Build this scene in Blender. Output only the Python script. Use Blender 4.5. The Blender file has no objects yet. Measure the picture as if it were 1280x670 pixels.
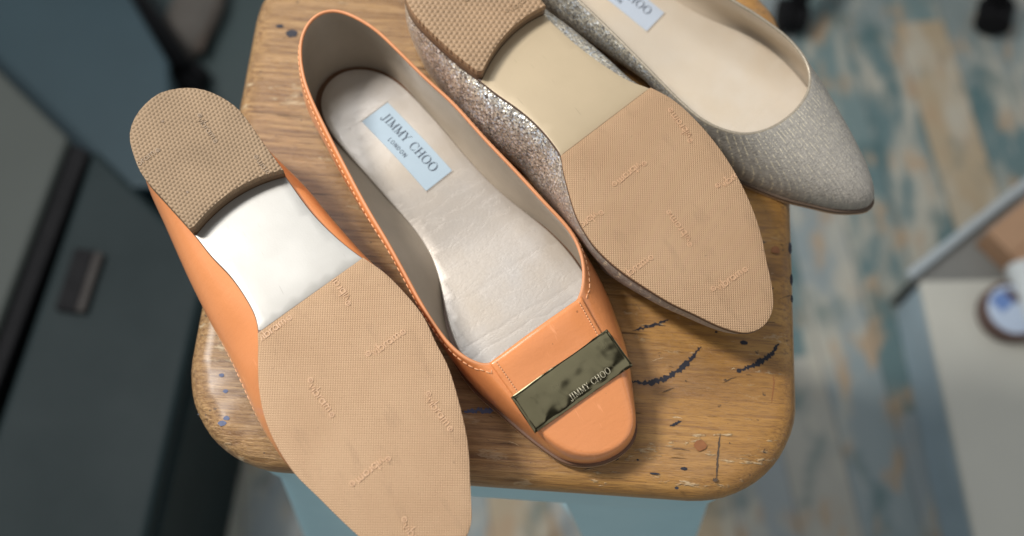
import bpy, bmesh, math, random
import numpy as np
from mathutils import Vector, Matrix
from mathutils.bvhtree import BVHTree
from mathutils.geometry import delaunay_2d_cdt

random.seed(7)
sc = bpy.context.scene
COL = sc.collection
R = math.radians
CM = 0.01

# ------------------------------------------------------------------ helpers
def link(o, parent=None):
    COL.objects.link(o)
    if parent is not None:
        o.parent = parent
    return o

def empty(name, loc=(0, 0, 0), rot=(0, 0, 0), label=None, cat=None, group=None, kind=None):
    o = bpy.data.objects.new(name, None)
    o.empty_display_size = .02
    o.location = loc
    o.rotation_euler = rot
    COL.objects.link(o)
    tag(o, label, cat, group, kind)
    return o

def tag(o, label=None, cat=None, group=None, kind=None):
    if label: o['label'] = label
    if cat: o['category'] = cat
    if group: o['group'] = group
    if kind: o['kind'] = kind
    return o

class MB:
    """collects verts and faces, links them as one mesh object"""
    def __init__(s):
        s.v = []; s.f = []; s.m = []
    def add(s, verts, faces, mi=0):
        b = len(s.v)
        s.v += [tuple(map(float, p)) for p in verts]
        s.f += [tuple(i + b for i in f) for f in faces]
        s.m += [mi] * len(faces)
    def grid(s, G, close_u=False, mi=0):
        nu, nv = len(G), len(G[0])
        verts = [p for row in G for p in row]
        faces = []
        for i in range(nu if close_u else nu - 1):
            for j in range(nv - 1):
                a = i * nv + j; b = ((i + 1) % nu) * nv + j
                faces.append((a, b, b + 1, a + 1))
        s.add(verts, faces, mi)
    def tube(s, P, r, n=6, closed=False, mi=0, caps=True):
        P = [Vector(p) for p in P]; N = len(P)
        rings = []
        for i, p in enumerate(P):
            if closed: t = P[(i + 1) % N] - P[i - 1]
            else: t = P[min(i + 1, N - 1)] - P[max(i - 1, 0)]
            t.normalize()
            up = Vector((0, 0, 1)) if abs(t.z) < .9 else Vector((1, 0, 0))
            a = t.cross(up).normalized(); b = a.cross(t)
            rr = r[i] if isinstance(r, (list, tuple)) else r
            rings.append([p + (a * math.cos(k * 2 * math.pi / n) + b * math.sin(k * 2 * math.pi / n)) * rr for k in range(n)])
        verts = [q for ring in rings for q in ring]
        faces = []
        for i in range(N if closed else N - 1):
            j = (i + 1) % N
            for k in range(n):
                k2 = (k + 1) % n
                faces.append((i * n + k, j * n + k, j * n + k2, i * n + k2))
        if not closed and caps:
            faces.append(tuple(range(n))[::-1]); faces.append(tuple((N - 1) * n + k for k in range(n)))
        s.add(verts, faces, mi)
    def prism(s, poly, z0, z1, mi=0):
        n = len(poly)
        verts = [(x, y, z0) for x, y in poly] + [(x, y, z1) for x, y in poly]
        faces = [tuple(range(n))[::-1], tuple(range(n, 2 * n))] + [(i, (i + 1) % n, n + (i + 1) % n, n + i) for i in range(n)]
        s.add(verts, faces, mi)
    def box(s, c, d, mi=0, rz=0):
        ca, sa = math.cos(rz), math.sin(rz)
        x, y, z = (k / 2 for k in d)
        poly = [(-x, -y), (x, -y), (x, y), (-x, y)]
        poly = [(c[0] + px * ca - py * sa, c[1] + px * sa + py * ca) for px, py in poly]
        s.prism(poly, c[2] - z, c[2] + z, mi)
    def lathe(s, prof, n=40, mi=0, M=None):
        G = []
        for k in range(n):
            a = 2 * math.pi * k / n
            row = []
            for r, z in prof:
                p = Vector((r * math.cos(a), r * math.sin(a), z))
                row.append(M @ p if M else p)
            G.append(row)
        s.grid(G, True, mi)
    def build(s, name, mats, parent=None, smooth=True, flipz=False, bevel=0, seg=3, angle=None, scale=1.0):
        me = bpy.data.meshes.new(name)
        vv = [(x * scale, y * scale, (-z if flipz else z) * scale) for x, y, z in s.v]
        me.from_pydata(vv, [], s.f)
        if not isinstance(mats, (list, tuple)): mats = [mats]
        for m in mats: me.materials.append(m)
        me.polygons.foreach_set('material_index', s.m)
        bm = bmesh.new(); bm.from_mesh(me)
        bmesh.ops.remove_doubles(bm, verts=bm.verts, dist=1e-7)
        bmesh.ops.recalc_face_normals(bm, faces=bm.faces)
        bm.to_mesh(me); bm.free()
        if smooth:
            me.polygons.foreach_set('use_smooth', [True] * len(me.polygons))
            if angle: me.set_sharp_from_angle(angle=angle)
        me.update()
        o = link(bpy.data.objects.new(name, me), parent)
        if bevel:
            b = o.modifiers.new('bevel', 'BEVEL'); b.width = bevel; b.segments = seg; b.limit_method = 'ANGLE'; b.angle_limit = R(35)
        return o

# ------------------------------------------------------------------ node material helpers
class NT:
    def __init__(s, name):
        s.mat = bpy.data.materials.new(name); s.mat.use_nodes = True
        s.n = s.mat.node_tree.nodes; s.l = s.mat.node_tree.links
        s.b = s.n['Principled BSDF']
        s._co = None
    def node(s, t, **kw):
        nd = s.n.new(t)
        for k, v in kw.items():
            if hasattr(nd, k) and not k.startswith('in_'): setattr(nd, k, v)
        return nd
    def link(s, a, b): s.l.new(a, b)
    def set(s, **kw):
        for k, v in kw.items():
            s.b.inputs[k.replace('_', ' ')].default_value = v
        return s
    def put(s, sock, v):
        if hasattr(v, 'node') or isinstance(v, bpy.types.NodeSocket): s.l.new(v, sock)
        else: sock.default_value = v
    def co(s, loc=(0, 0, 0), rot=(0, 0, 0), scale=(1, 1, 1)):
        if s._co is None: s._co = s.n.new('ShaderNodeTexCoord')
        m = s.n.new('ShaderNodeMapping')
        m.inputs['Location'].default_value = loc; m.inputs['Rotation'].default_value = rot; m.inputs['Scale'].default_value = scale
        s.l.new(s._co.outputs['Object'], m.inputs['Vector'])
        return m.outputs[0]
    def noise(s, vec, scale, detail=4, rough=.55, dist=0):
        t = s.n.new('ShaderNodeTexNoise')
        s.l.new(vec, t.inputs['Vector'])
        t.inputs['Scale'].default_value = scale; t.inputs['Detail'].default_value = detail
        t.inputs['Roughness'].default_value = rough; t.inputs['Distortion'].default_value = dist
        return t.outputs['Fac']
    def voro(s, vec, scale, feature='F1', rnd=1.0):
        t = s.n.new('ShaderNodeTexVoronoi'); t.feature = feature
        s.l.new(vec, t.inputs['Vector']); t.inputs['Scale'].default_value = scale; t.inputs['Randomness'].default_value = rnd
        return t
    def math(s, op, a, b=None, c=None, clamp=False):
        m = s.n.new('ShaderNodeMath'); m.operation = op; m.use_clamp = clamp
        s.put(m.inputs[0], a)
        if b is not None: s.put(m.inputs[1], b)
        if c is not None: s.put(m.inputs[2], c)
        return m.outputs[0]
    def vmath(s, op, a, b=None):
        m = s.n.new('ShaderNodeVectorMath'); m.operation = op
        s.put(m.inputs[0], a)
        if b is not None: s.put(m.inputs[1], b)
        return m.outputs[0]
    def ramp(s, fac, stops, interp='LINEAR'):
        r = s.n.new('ShaderNodeValToRGB'); r.color_ramp.interpolation = interp
        e = r.color_ramp.elements
        while len(e) > 1: e.remove(e[-1])
        for i, (p, c) in enumerate(stops):
            if i == 0: e[0].position = p; el = e[0]
            else: el = e.new(p)
            if not isinstance(c, (tuple, list)): c = (c, c, c)
            el.color = (*c, 1)
        s.l.new(fac, r.inputs['Fac'])
        return r.outputs['Color']
    def mix(s, fac, a, b, mode='MIX'):
        m = s.n.new('ShaderNodeMix'); m.data_type = 'RGBA'; m.blend_type = mode
        s.put(m.inputs[0], fac)
        for sock, v in ((m.inputs[6], a), (m.inputs[7], b)):
            if isinstance(v, (tuple, list)) and len(v) == 3: v = (*v, 1)
            s.put(sock, v)
        return m.outputs[2]
    def bump(s, h, strength=.5, dist=.001, prev=None):
        b = s.n.new('ShaderNodeBump')
        b.inputs['Strength'].default_value = strength; b.inputs['Distance'].default_value = dist
        s.l.new(h, b.inputs['Height'])
        if prev is not None: s.l.new(prev, b.inputs['Normal'])
        return b.outputs['Normal']
    def out(s, **kw):
        for k, v in kw.items():
            sock = s.b.inputs[k.replace('_', ' ')]
            if isinstance(v, (tuple, list)) and len(v) == 3: v = (*v, 1)
            s.put(sock, v)
        return s.mat

def plain(name, col, rough=.5, metal=0., var=.12, scale=60, bump=.15, bscale=400, bdist=.0003, **kw):
    t = NT(name); co = t.co()
    n = t.noise(co, scale, 4)
    c = t.mix(t.math('MULTIPLY', n, var * 2), col, tuple(k * .55 for k in col))
    nm = t.bump(t.noise(co, bscale, 3), bump, bdist)
    rr = t.math('MULTIPLY_ADD', n, .2, rough - .1)
    return t.out(Base_Color=c, Roughness=rr, Metallic=metal, Normal=nm, **kw)

def leather(name, col, rough, coat, dark):
    t = NT(name); co = t.co()
    n = t.noise(co, 35, 5, .6)
    n2 = t.noise(co, 9, 2)
    c = t.mix(t.ramp(n2, [(.35, 0.), (.7, 1.)]), col, dark)
    sc1 = t.noise(t.co(scale=(1, 6, 1), rot=(0, 0, .5)), 60, 3, .6)
    scuff = t.ramp(sc1, [(.67, 0.), (.73, .45)])
    c = t.mix(scuff, c, tuple(min(1, k * 1.15 + .05) for k in col))
    h = t.math('ADD', t.math('ADD', t.noise(co, 900, 2), t.math('MULTIPLY', t.noise(co, 45, 3), 3.)), t.math('MULTIPLY', t.noise(t.co(scale=(5, 1, 1)), 80, 3), 1.2))
    nm = t.bump(h, .22, .0005)
    c = t.mix(t.ramp(t.noise(co, 420, 2), [(.76, 0.), (.80, .6)]), c, tuple(k * .35 for k in dark))
    return t.out(Base_Color=c, Roughness=t.math('MULTIPLY_ADD', n, .25, rough - .12), Normal=nm, Coat_Weight=coat, Coat_Roughness=.14)

# orange patent-like calf
M_ORANGE = leather('orange_leather', (.82, .315, .115), .32, .60, (.74, .27, .092))
M_ORANGE_EDGE = plain('orange_edge', (.72, .30, .13), .5, var=.2)
M_THREAD_O = plain('peach_thread', (.80, .43, .22), .7)
M_WELT = plain('brown_sole_edge', (.16, .075, .035), .5, var=.35, scale=120)
M_WELT_G = plain('taupe_sole_edge', (.13, .085, .055), .5, var=.35, scale=120)

def insole_mat(name, col, shine):
    t = NT(name); co = t.co()
    n = t.noise(co, 22, 4)
    warm = t.mix(t.ramp(n, [(.35, 0.), (.7, 1.)]), col, tuple(k * f for k, f in zip(col, (.93, .86, .76))))
    fine = t.noise(co, 700, 3)
    crease = t.noise(t.co(scale=(5, 1.1, 1), rot=(0, 0, .15)), 30, 5, .62, .6)
    ridge = t.math('ABSOLUTE', t.math('SUBTRACT', crease, .5))
    line = t.ramp(ridge, [(0., 0.), (.012, .7), (.03, 1.)])
    # worn spots of the footbed
    spot = t.ramp(t.noise(co, 130, 3), [(.73, 0.), (.78, .5)])
    warm = t.mix(t.ramp(t.noise(co, 14, 3), [(.45, 0.), (.7, .55)]), warm, tuple(k * f for k, f in zip(col, (.84, .78, .70))))
    c = t.mix(spot, warm, tuple(k * .72 for k in col))
    sx = t.n.new('ShaderNodeSeparateXYZ'); t.link(co, sx.inputs[0])
    xw = t.math('ADD', sx.outputs[0], t.math('MULTIPLY', t.noise(co, 35, 3), .012))
    folds = None
    for fx, wdt in ((.142, .0011), (.1655, .0009), (.171, .0006)):
        g_ = t.ramp(t.math('DIVIDE', t.math('ABSOLUTE', t.math('SUBTRACT', xw, fx + .006)), wdt * 3), [(0., 0.), (.5, .8), (1., 1.)])
        folds = g_ if folds is None else t.math('MULTIPLY', folds, g_)
    h = t.math('ADD', t.math('ADD', t.math('MULTIPLY', fine, .6), t.math('MULTIPLY', line, .30)), t.math('MULTIPLY', folds, .4))
    nm = t.bump(h, .25, .0004)
    return t.out(Base_Color=c, Roughness=t.math('MULTIPLY_ADD', n, .2, .28), Metallic=shine, Normal=nm, Coat_Weight=.45, Coat_Roughness=.22)
M_INSOLE_O = insole_mat('pearl_insole', (.53, .49, .45), .35)
M_INSOLE_G = insole_mat('cream_insole', (.72, .655, .56), .2)
M_LINING_O = plain('taupe_lining', (.47, .39, .30), .42, var=.3, scale=50, bump=.25, bscale=600)
M_LINING_G = plain('beige_lining', (.56, .47, .36), .42, var=.25, scale=50, bump=.25, bscale=600)

def rubber_grid(name, col, rot, pitch):
    t = NT(name)
    co = t.co(rot=(0, 0, rot))
    sx = t.n.new('ShaderNodeSeparateXYZ'); t.link(co, sx.inputs[0])
    k = 2 * math.pi / pitch
    a = t.math('SINE', t.math('MULTIPLY', sx.outputs[0], k))
    b = t.math('SINE', t.math('MULTIPLY', sx.outputs[1], k))
    h = t.math('MULTIPLY', t.math('MULTIPLY_ADD', a, .5, .5), t.math('MULTIPLY_ADD', b, .5, .5))
    raw = t.co()
    n = t.noise(raw, 25, 5, .6)
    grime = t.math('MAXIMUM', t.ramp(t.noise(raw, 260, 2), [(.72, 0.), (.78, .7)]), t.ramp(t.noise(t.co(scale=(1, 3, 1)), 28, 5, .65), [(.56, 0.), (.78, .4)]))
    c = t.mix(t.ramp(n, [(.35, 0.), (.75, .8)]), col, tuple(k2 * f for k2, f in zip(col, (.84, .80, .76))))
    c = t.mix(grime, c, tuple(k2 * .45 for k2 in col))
    hh = t.math('ADD', t.math('POWER', h, .6), t.math('MULTIPLY', t.noise(raw, 1500, 2), .25))
    nm = t.bump(hh, .8, .00034)
    return t.out(Base_Color=c, Roughness=.62, Normal=nm, Specular_IOR_Level=.35)
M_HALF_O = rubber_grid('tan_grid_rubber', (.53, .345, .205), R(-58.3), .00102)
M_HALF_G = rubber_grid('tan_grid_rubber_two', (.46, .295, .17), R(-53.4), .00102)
M_EMBOSS_O = plain('embossed_tan_rubber', (.68, .445, .275), .5, bump=.05)
M_EMBOSS_G = plain('embossed_tan_rubber_two', (.60, .375, .225), .5, bump=.05)

def rubber_pebble(name, col, rot, px, py):
    """staggered rows of raised pips"""
    t = NT(name)
    co = t.co(rot=(0, 0, rot))
    sx = t.n.new('ShaderNodeSeparateXYZ'); t.link(co, sx.inputs[0])
    yy = t.math('DIVIDE', sx.outputs[1], py)
    row = t.math('FLOOR', yy)
    par = t.math('MULTIPLY', t.math('MODULO', t.math('ABSOLUTE', row), 2.), .5)
    fx = t.math('SUBTRACT', t.math('FRACT', t.math('ADD', t.math('DIVIDE', sx.outputs[0], px), par)), .5)
    fy = t.math('SUBTRACT', t.math('FRACT', yy), .5)
    d = t.math('SQRT', t.math('ADD', t.math('POWER', t.math('MULTIPLY', fx, 1.), 2.), t.math('POWER', t.math('MULTIPLY', fy, 1.), 2.)))
    h = t.math('SUBTRACT', 1., t.math('SMOOTH_MIN', t.math('MULTIPLY', d, 1.9), 1., .3), clamp=True)
    raw = t.co()
    n = t.noise(raw, 40, 5, .6)
    c = t.mix(t.ramp(n, [(.3, 0.), (.75, .9)]), col, tuple(k * .74 for k in col))
    hh = t.math('ADD', h, t.math('MULTIPLY', t.noise(raw, 900, 3), .3))
    nm = t.bump(hh, .9, .0008)
    return t.out(Base_Color=c, Roughness=.6, Normal=nm, Specular_IOR_Level=.4)
M_LIFT_O = rubber_pebble('taupe_pebbled_rubber', (.37, .255, .155), R(-48), .0020, .0017)
M_LIFT_G = rubber_pebble('tan_pebbled_rubber', (.40, .26, .15), R(-53), .0027, .0023)
M_HEEL = plain('brown_heel_side', (.23, .145, .08), .5, var=.3, scale=90)

def shank_mat(name, col, metal, rough, bumpy):
    t = NT(name); co = t.co()
    n = t.noise(co, 30, 4)
    h = t.math('ADD', t.noise(co, 1100, 3), t.math('MULTIPLY', t.noise(co, 60, 3), 1.4))
    scr = t.ramp(t.noise(t.co(scale=(1, 12, 1), rot=(0, 0, .9)), 70, 2), [(.72, 0.), (.76, .5)])
    c = t.mix(scr, t.mix(t.ramp(n, [(.3, 0.), (.8, .6)]), col, tuple(k * .82 for k in col)), tuple(k * .6 for k in col))
    return t.out(Base_Color=c, Roughness=t.math('MULTIPLY_ADD', n, .15, rough), Metallic=metal, Normal=t.bump(h, bumpy, .0003))
M_SHANK_O = shank_mat('silver_leather_waist', (.37, .355, .325), .50, .38, .09)
M_SHANK_G = shank_mat('beige_leather_waist', (.50, .395, .255), .25, .34, .10)

def glitter_mat():
    t = NT('champagne_glitter')
    raw = t.co()
    warp = t.vmath('ADD', raw, t.vmath('SCALE', raw))
    v = t.voro(raw, 1150)
    v2 = t.voro(t.co(scale=(1, 1, 1), loc=(.3, .1, .7)), 1050)
    sep = t.n.new('ShaderNodeSeparateColor'); t.link(v.outputs['Color'], sep.inputs[0])
    c = t.ramp(sep.outputs[0], [(0., (.16, .15, .14)), (.10, (.36, .33, .28)), (.34, (.54, .49, .40)), (.60, (.76, .70, .56)), (.76, (.62, .66, .70)), (.90, (.97, .95, .88))], 'CONSTANT')
    # woven bands: some areas cooler and darker, some warmer
    band = t.noise(t.co(scale=(1, 1, 1)), 48, 3)
    c = t.mix(t.ramp(band, [(.42, 0.), (.62, .5)]), c, t.mix(.5, c, (.10, .14, .24), 'MULTIPLY'))
    # front of the vamp: grey cloth carrying rows of metallic thread
    sx = t.n.new('ShaderNodeSeparateXYZ'); t.link(raw, sx.inputs[0])
    rows = t.math('SINE', t.math('MULTIPLY_ADD', sx.outputs[1], 2 * math.pi / .0018, t.math('MULTIPLY', t.noise(raw, 60, 2), 1.5)))
    rowm = t.ramp(rows, [(.72, 0.), (.95, .85)])
    dash = t.voro(t.co(scale=(.7, 1.2, 1)), 1150)
    ds = t.n.new('ShaderNodeSeparateColor'); t.link(dash.outputs['Color'], ds.inputs[0])
    fade = t.math('MULTIPLY', t.math('SUBTRACT', .240, sx.outputs[0]), 22., clamp=True)
    spark = t.math('MULTIPLY', t.math('MULTIPLY', rowm, t.ramp(ds.outputs[1], [(.50, 0.), (.6, 1.)])), fade)
    cloth = t.mix(t.ramp(t.noise(t.co(scale=(1, 9, 1)), 160, 3), [(.35, 0.), (.65, 1.)]), (.34, .315, .28), (.45, .415, .36))
    front = t.mix(spark, cloth, (.86, .77, .56))
    fm = t.math('MULTIPLY', t.math('SUBTRACT', sx.outputs[0], .118), 18., clamp=True)
    col = t.mix(fm, c, front)
    # each flake leans its own way
    g = t.n.new('ShaderNodeNewGeometry')
    rnd = t.vmath('SUBTRACT', v.outputs['Color'], (.5, .5, .5))
    amt = t.math('MULTIPLY_ADD', fm, -.25, .40)
    sm = t.n.new('ShaderNodeVectorMath'); sm.operation = 'SCALE'; t.link(rnd, sm.inputs[0]); t.link(amt, sm.inputs['Scale'])
    nrm = t.vmath('NORMALIZE', t.vmath('ADD', g.outputs['Normal'], sm.outputs[0]))
    nm = t.bump(v.outputs['Distance'], .35, .0005, prev=nrm)
    met = t.math('MULTIPLY_ADD', fm, -.2, .42)
    rgh = t.math('MULTIPLY_ADD', fm, .2, .3)
    return t.out(Base_Color=col, Metallic=met, Roughness=rgh, Normal=nm)
M_GLITTER = glitter_mat()
M_GLITTER_EDGE = plain('glitter_binding', (.50, .43, .33), .4, .4, var=.6, scale=900, bump=.5, bscale=1200)

M_LABEL_W = plain('pale_blue_woven_label', (.41, .51, .585), .6, var=.06, bump=.35, bscale=1800, scale=200)
M_LABEL_W2 = plain('white_woven_label', (.47, .53, .61), .6, var=.06, bump=.35, bscale=1800, scale=200)
M_INK = plain('label_ink', (.022, .03, .055), .7, var=.1)
M_PLATE = NT('gunmetal_plate')
def plate_mat():
    t = NT('gunmetal_plate'); co = t.co()
    scr = t.math('ABSOLUTE', t.math('SUBTRACT', t.noise(t.co(scale=(1, 1.6, 1), rot=(0, 0, .5)), 60, 2), .5))
    line = t.ramp(scr, [(0., 1.), (.006, 0.)])
    msk = t.ramp(t.noise(co, 120, 2), [(.56, 0.), (.62, 1.)])
    f = t.math('MULTIPLY', line, msk)
    n = t.noise(co, 60, 3)
    c = t.mix(n, (.17, .15, .085), (.28, .245, .145))
    rgh = t.math('ADD', t.math('MULTIPLY', f, .3), t.math('MULTIPLY', t.ramp(n, [(.4, 0.), (.7, 1.)]), .06))
    return t.out(Base_Color=c, Metallic=1., Roughness=t.math('ADD', rgh, .06), Normal=t.bump(t.noise(co, 75, 1), .30, .0022))
M_PLATE = plate_mat()
M_PLATE_TXT = plain('polished_letters', (.52, .47, .34), .4, .4)

# ------------------------------------------------------------------ curves
def spline(P, per=14):
    P = np.array(P, float); N = len(P); out = []
    for i in range(N):
        p0, p1, p2, p3 = P[i - 1], P[i], P[(i + 1) % N], P[(i + 2) % N]
        a = [max(1e-6, np.linalg.norm(q)) ** .5 for q in (p1 - p0, p2 - p1, p3 - p2)]
        m1 = ((p1 - p0) / a[0] - (p2 - p0) / (a[0] + a[1]) + (p2 - p1) / a[1]) * a[1]
        m2 = ((p2 - p1) / a[1] - (p3 - p1) / (a[1] + a[2]) + (p3 - p2) / a[2]) * a[1]
        for t in np.linspace(0, 1, per, endpoint=False):
            out.append((2 * t**3 - 3 * t * t + 1) * p1 + (t**3 - 2 * t * t + t) * m1 + (-2 * t**3 + 3 * t * t) * p2 + (t**3 - t * t) * m2)
    return np.array(out)

def resample(C, n):
    D = np.r_[C, C[:1]]
    s = np.r_[0, np.cumsum(np.linalg.norm(np.diff(D, axis=0), axis=1))]
    t = np.linspace(0, s[-1], n, endpoint=False)
    return np.stack([np.interp(t, s, D[:, k]) for k in range(D.shape[1])], 1)

def smooth_closed(C, it):
    for _ in range(it):
        C = .5 * C + .25 * (np.roll(C, 1, 0) + np.roll(C, -1, 0))
    return C

def keyed(C, keys, us, NU):
    """sample closed curve C (starts at heel) so that point index keys[i] falls on parameter us[i]"""
    D = np.r_[C, C[:1]]
    s = np.r_[0, np.cumsum(np.linalg.norm(np.diff(D, axis=0), axis=1))]
    ks = [s[k] for k in keys] + [s[-1]]
    u = np.arange(NU) / NU
    t = np.interp(u, list(us) + [1.0], ks)
    # soften the change of speed at the keys
    dt = np.diff(np.r_[t, s[-1]])
    for _ in range(14): dt = .5 * dt + .25 * (np.roll(dt, 1) + np.roll(dt, -1))
    t = np.r_[0, np.cumsum(dt)[:-1]] * s[-1] / dt.sum()
    return np.stack([np.interp(t, s, D[:, k]) for k in range(D.shape[1])], 1)

def normals2(P):
    T = np.roll(P, -1, 0) - np.roll(P, 1, 0)
    T = T[:, :2] / np.linalg.norm(T[:, :2], axis=1)[:, None]
    return np.c_[T[:, 1], -T[:, 0]]

def inset(P, d):
    q = P[:, :2] - normals2(P) * d
    return smooth_closed(q, 3)

def inside(poly, x, y):
    r = False; n = len(poly); j = n - 1
    for i in range(n):
        xi, yi = poly[i][0], poly[i][1]; xj, yj = poly[j][0], poly[j][1]
        if (yi > y) != (yj > y) and x < (xj - xi) * (y - yi) / (yj - yi) + xi: r = not r
        j = i
    return r

def fill(poly, step):
    """triangulated plan of a polygon with inner points; returns verts (boundary first), faces"""
    poly = [(float(a), float(b)) for a, b in poly]; n = len(poly)
    P = np.array(poly)
    pts = [Vector(p) for p in poly]
    x0, y0 = P.min(0); x1, y1 = P.max(0)
    k = 0
    y = y0 + step * .5
    while y < y1:
        x = x0 + step * (.5 if k % 2 else .0)
        while x < x1:
            if inside(poly, x, y) and ((P - (x, y)) ** 2).sum(1).min() > (step * .55) ** 2:
                pts.append(Vector((x, y)))
            x += step
        y += step * .87; k += 1
    v, e, f, *_ = delaunay_2d_cdt(pts, [(i, (i + 1) % n) for i in range(n)], [], 1, 1e-6)
    return [(p.x, p.y) for p in v], [tuple(q) for q in f]

def slab(mb, poly, zb, zt, step=.45, cham=.05, mi=0):
    """solid between zb(x,y) and zt(x,y) over a plan polygon, lower and upper rims chamfered"""
    poly = np.array(poly)[:, :2]
    # uniform boundary sampling keeps the triangulation clean
    n = len(poly)
    a = (poly[:, 0] * np.roll(poly[:, 1], -1) - np.roll(poly[:, 0], -1) * poly[:, 1]).sum()
    if a < 0: poly = poly[::-1]
    N2 = normals2(poly)
    ins = poly - N2 * cham
    v, f = fill(ins, step)
    top = [(x, y, zt(x, y)) for x, y in v]; bot = [(x, y, zb(x, y)) for x, y in v]
    mb.add(top, f, mi); mb.add(bot, [q[::-1] for q in f], mi)
    rows = []
    for i in range(n):
        x, y = poly[i]; ix, iy = ins[i]
        z0, z1 = zb(ix, iy), zt(ix, iy)
        c = min(cham, (z1 - z0) * .35)
        rows.append([(ix, iy, z0), (x - (x - ix) * .3, y - (y - iy) * .3, z0 + c * .3), (x, y, z0 + c), (x, y, z1 - c), (x - (x - ix) * .3, y - (y - iy) * .3, z1 - c * .3), (ix, iy, z1)])
    mb.grid(rows, True, mi)

# ------------------------------------------------------------------ lettering
def stroke(p, q, w):
    p = np.array(p, float); q = np.array(q, float); d = q - p; d /= np.linalg.norm(d); n = np.array([-d[1], d[0]]) * w / 2
    return [tuple(p + n), tuple(p - n), tuple(q - n), tuple(q + n)]
def arc(cx, cy, rx, ry, tx, ty, a0, a1, n=26):
    out = []
    for i in range(n):
        a, b = (R(a0 + (a1 - a0) * k / n) for k in (i, i + 1))
        out.append([(cx + rx * math.cos(a), cy + ry * math.sin(a)), (cx + rx * math.cos(b), cy + ry * math.sin(b)),
                    (cx + (rx - tx) * math.cos(b), cy + (ry - ty) * math.sin(b)), (cx + (rx - tx) * math.cos(a), cy + (ry - ty) * math.sin(a))])
    return out
S_, T_ = .145, .055      # thick and thin strokes
def serif(x, y, w=.34): return stroke((x - w / 2, y), (x + w / 2, y), .05)
GL = {
 'I': (.42, [stroke((.21, 0), (.21, 1), S_), serif(.21, .025), serif(.21, .975)]),
 'J': (.46, [stroke((.28, .16), (.28, 1), S_), serif(.28, .975)] + arc(.13, .10, .22, .26, .12, .06, 180, 372, 14)),
 'M': (1.0, [stroke((.17, 0), (.17, 1), T_ + .01), stroke((.83, 0), (.83, 1), S_), stroke((.14, .97), (.50, .04), S_), stroke((.50, .04), (.84, .97), T_), serif(.17, .025, .3), serif(.83, .025), serif(.13, .975, .2), serif(.86, .975, .24)]),
 'Y': (.80, [stroke((.40, 0), (.40, .48), S_), stroke((.10, .98), (.41, .44), S_), stroke((.70, .98), (.40, .44), T_), serif(.40, .025), serif(.11, .975, .3), serif(.70, .975, .26)]),
 'C': (.84, arc(.45, .5, .42, .53, .15, .045, 42, 318, 34) + [stroke((.76, .64), (.76, .93), .05), stroke((.77, .10), (.77, .34), .04)]),
 'H': (.94, [stroke((.19, 0), (.19, 1), S_), stroke((.75, 0), (.75, 1), S_), stroke((.19, .51), (.75, .51), T_), serif(.19, .025), serif(.19, .975), serif(.75, .025), serif(.75, .975)]),
 'O': (.96, arc(.48, .5, .45, .53, .15, .05, 0, 360, 40)),
 ' ': (.42, []),
}
SANS = {
 'L': (.6, [stroke((.1, 0), (.1, 1), .16), stroke((.02, .07), (.52, .07), .15)]),
 'O': (.95, arc(.46, .5, .42, .52, .15, .15, 0, 360, 28)),
 'N': (.85, [stroke((.12, 0), (.12, 1), .16), stroke((.70, 0), (.70, 1), .16), stroke((.10, .96), (.72, .04), .16)]),
 'D': (.85, [stroke((.12, 0), (.12, 1), .16)] + arc(.22, .5, .52, .5, .15, .14, -90, 90, 18) + [stroke((.1, .07), (.26, .07), .14), stroke((.1, .93), (.26, .93), .14)]),
}
def letters(mb, text, font, org, ang, cap, track, z, thick=0., mi=0, count=None):
    """flat or raised letters; org = baseline start (cm); z = function(x, y) or number"""
    ca, sa = math.cos(ang), math.sin(ang); x = 0; k = 0
    for ch in text:
        w, polys = font[ch]
        for p in polys:
            k += 1
            pts = [(org[0] + (ca * (x + px) - sa * py) * cap, org[1] + (sa * (x + px) + ca * py) * cap) for px, py in p]
            e = k * 4e-5
            zz = [(z(*q) if callable(z) else z) + e for q in pts]
            V = [(a, b, c) for (a, b), c in zip(pts, zz)]
            if thick:
                V2 = [(a, b, c + thick) for a, b, c in V]
                mb.add(V + V2, [(0, 1, 2, 3), (4, 5, 6, 7), (0, 1, 5, 4), (1, 2, 6, 5), (2, 3, 7, 6), (3, 0, 4, 7)], mi)
            else:
                mb.add(V, [(0, 1, 2, 3)], mi)
        x += w + track
    return x * cap
def text_w(text, font, cap, track): return sum(font[c][0] + track for c in text) * cap

def circ(cx, cy, r, a0=0, a1=360, n=12): return [(cx + r * math.cos(R(a0 + (a1 - a0) * i / n)), cy + r * math.sin(R(a0 + (a1 - a0) * i / n))) for i in range(n + 1)]
VIB = [[(0, 1), (.35, .02), (.72, 1)], [(1.02, 0), (1.02, 1)], [(1.02, 1.42), (1.02, 1.5)], [(1.4, 1.75), (1.4, 0)], circ(1.83, .5, .45),
       [(2.62, 0), (2.62, 1)], [(2.62, .62), (2.85, .95), (3.12, .98)], circ(3.72, .5, .45), [(4.2, 1), (4.2, 0)],
       [(4.62, 0), (4.62, .98)], [(4.62, .65), (4.85, .96), (5.12, .9), (5.2, .6), (5.2, 0)], [(5.2, .65), (5.45, .96), (5.72, .9), (5.8, .6), (5.8, 0)]]
MARKS = [circ(-.75, 1.15, .42), circ(6.75, .35, .42), [(6.66, .15), (6.66, .55), (6.86, .5), (6.68, .33), (6.88, .14)], [(-.84, .95), (-.84, 1.35), (-.64, 1.3), (-.82, 1.13), (-.62, .94)]]
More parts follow.
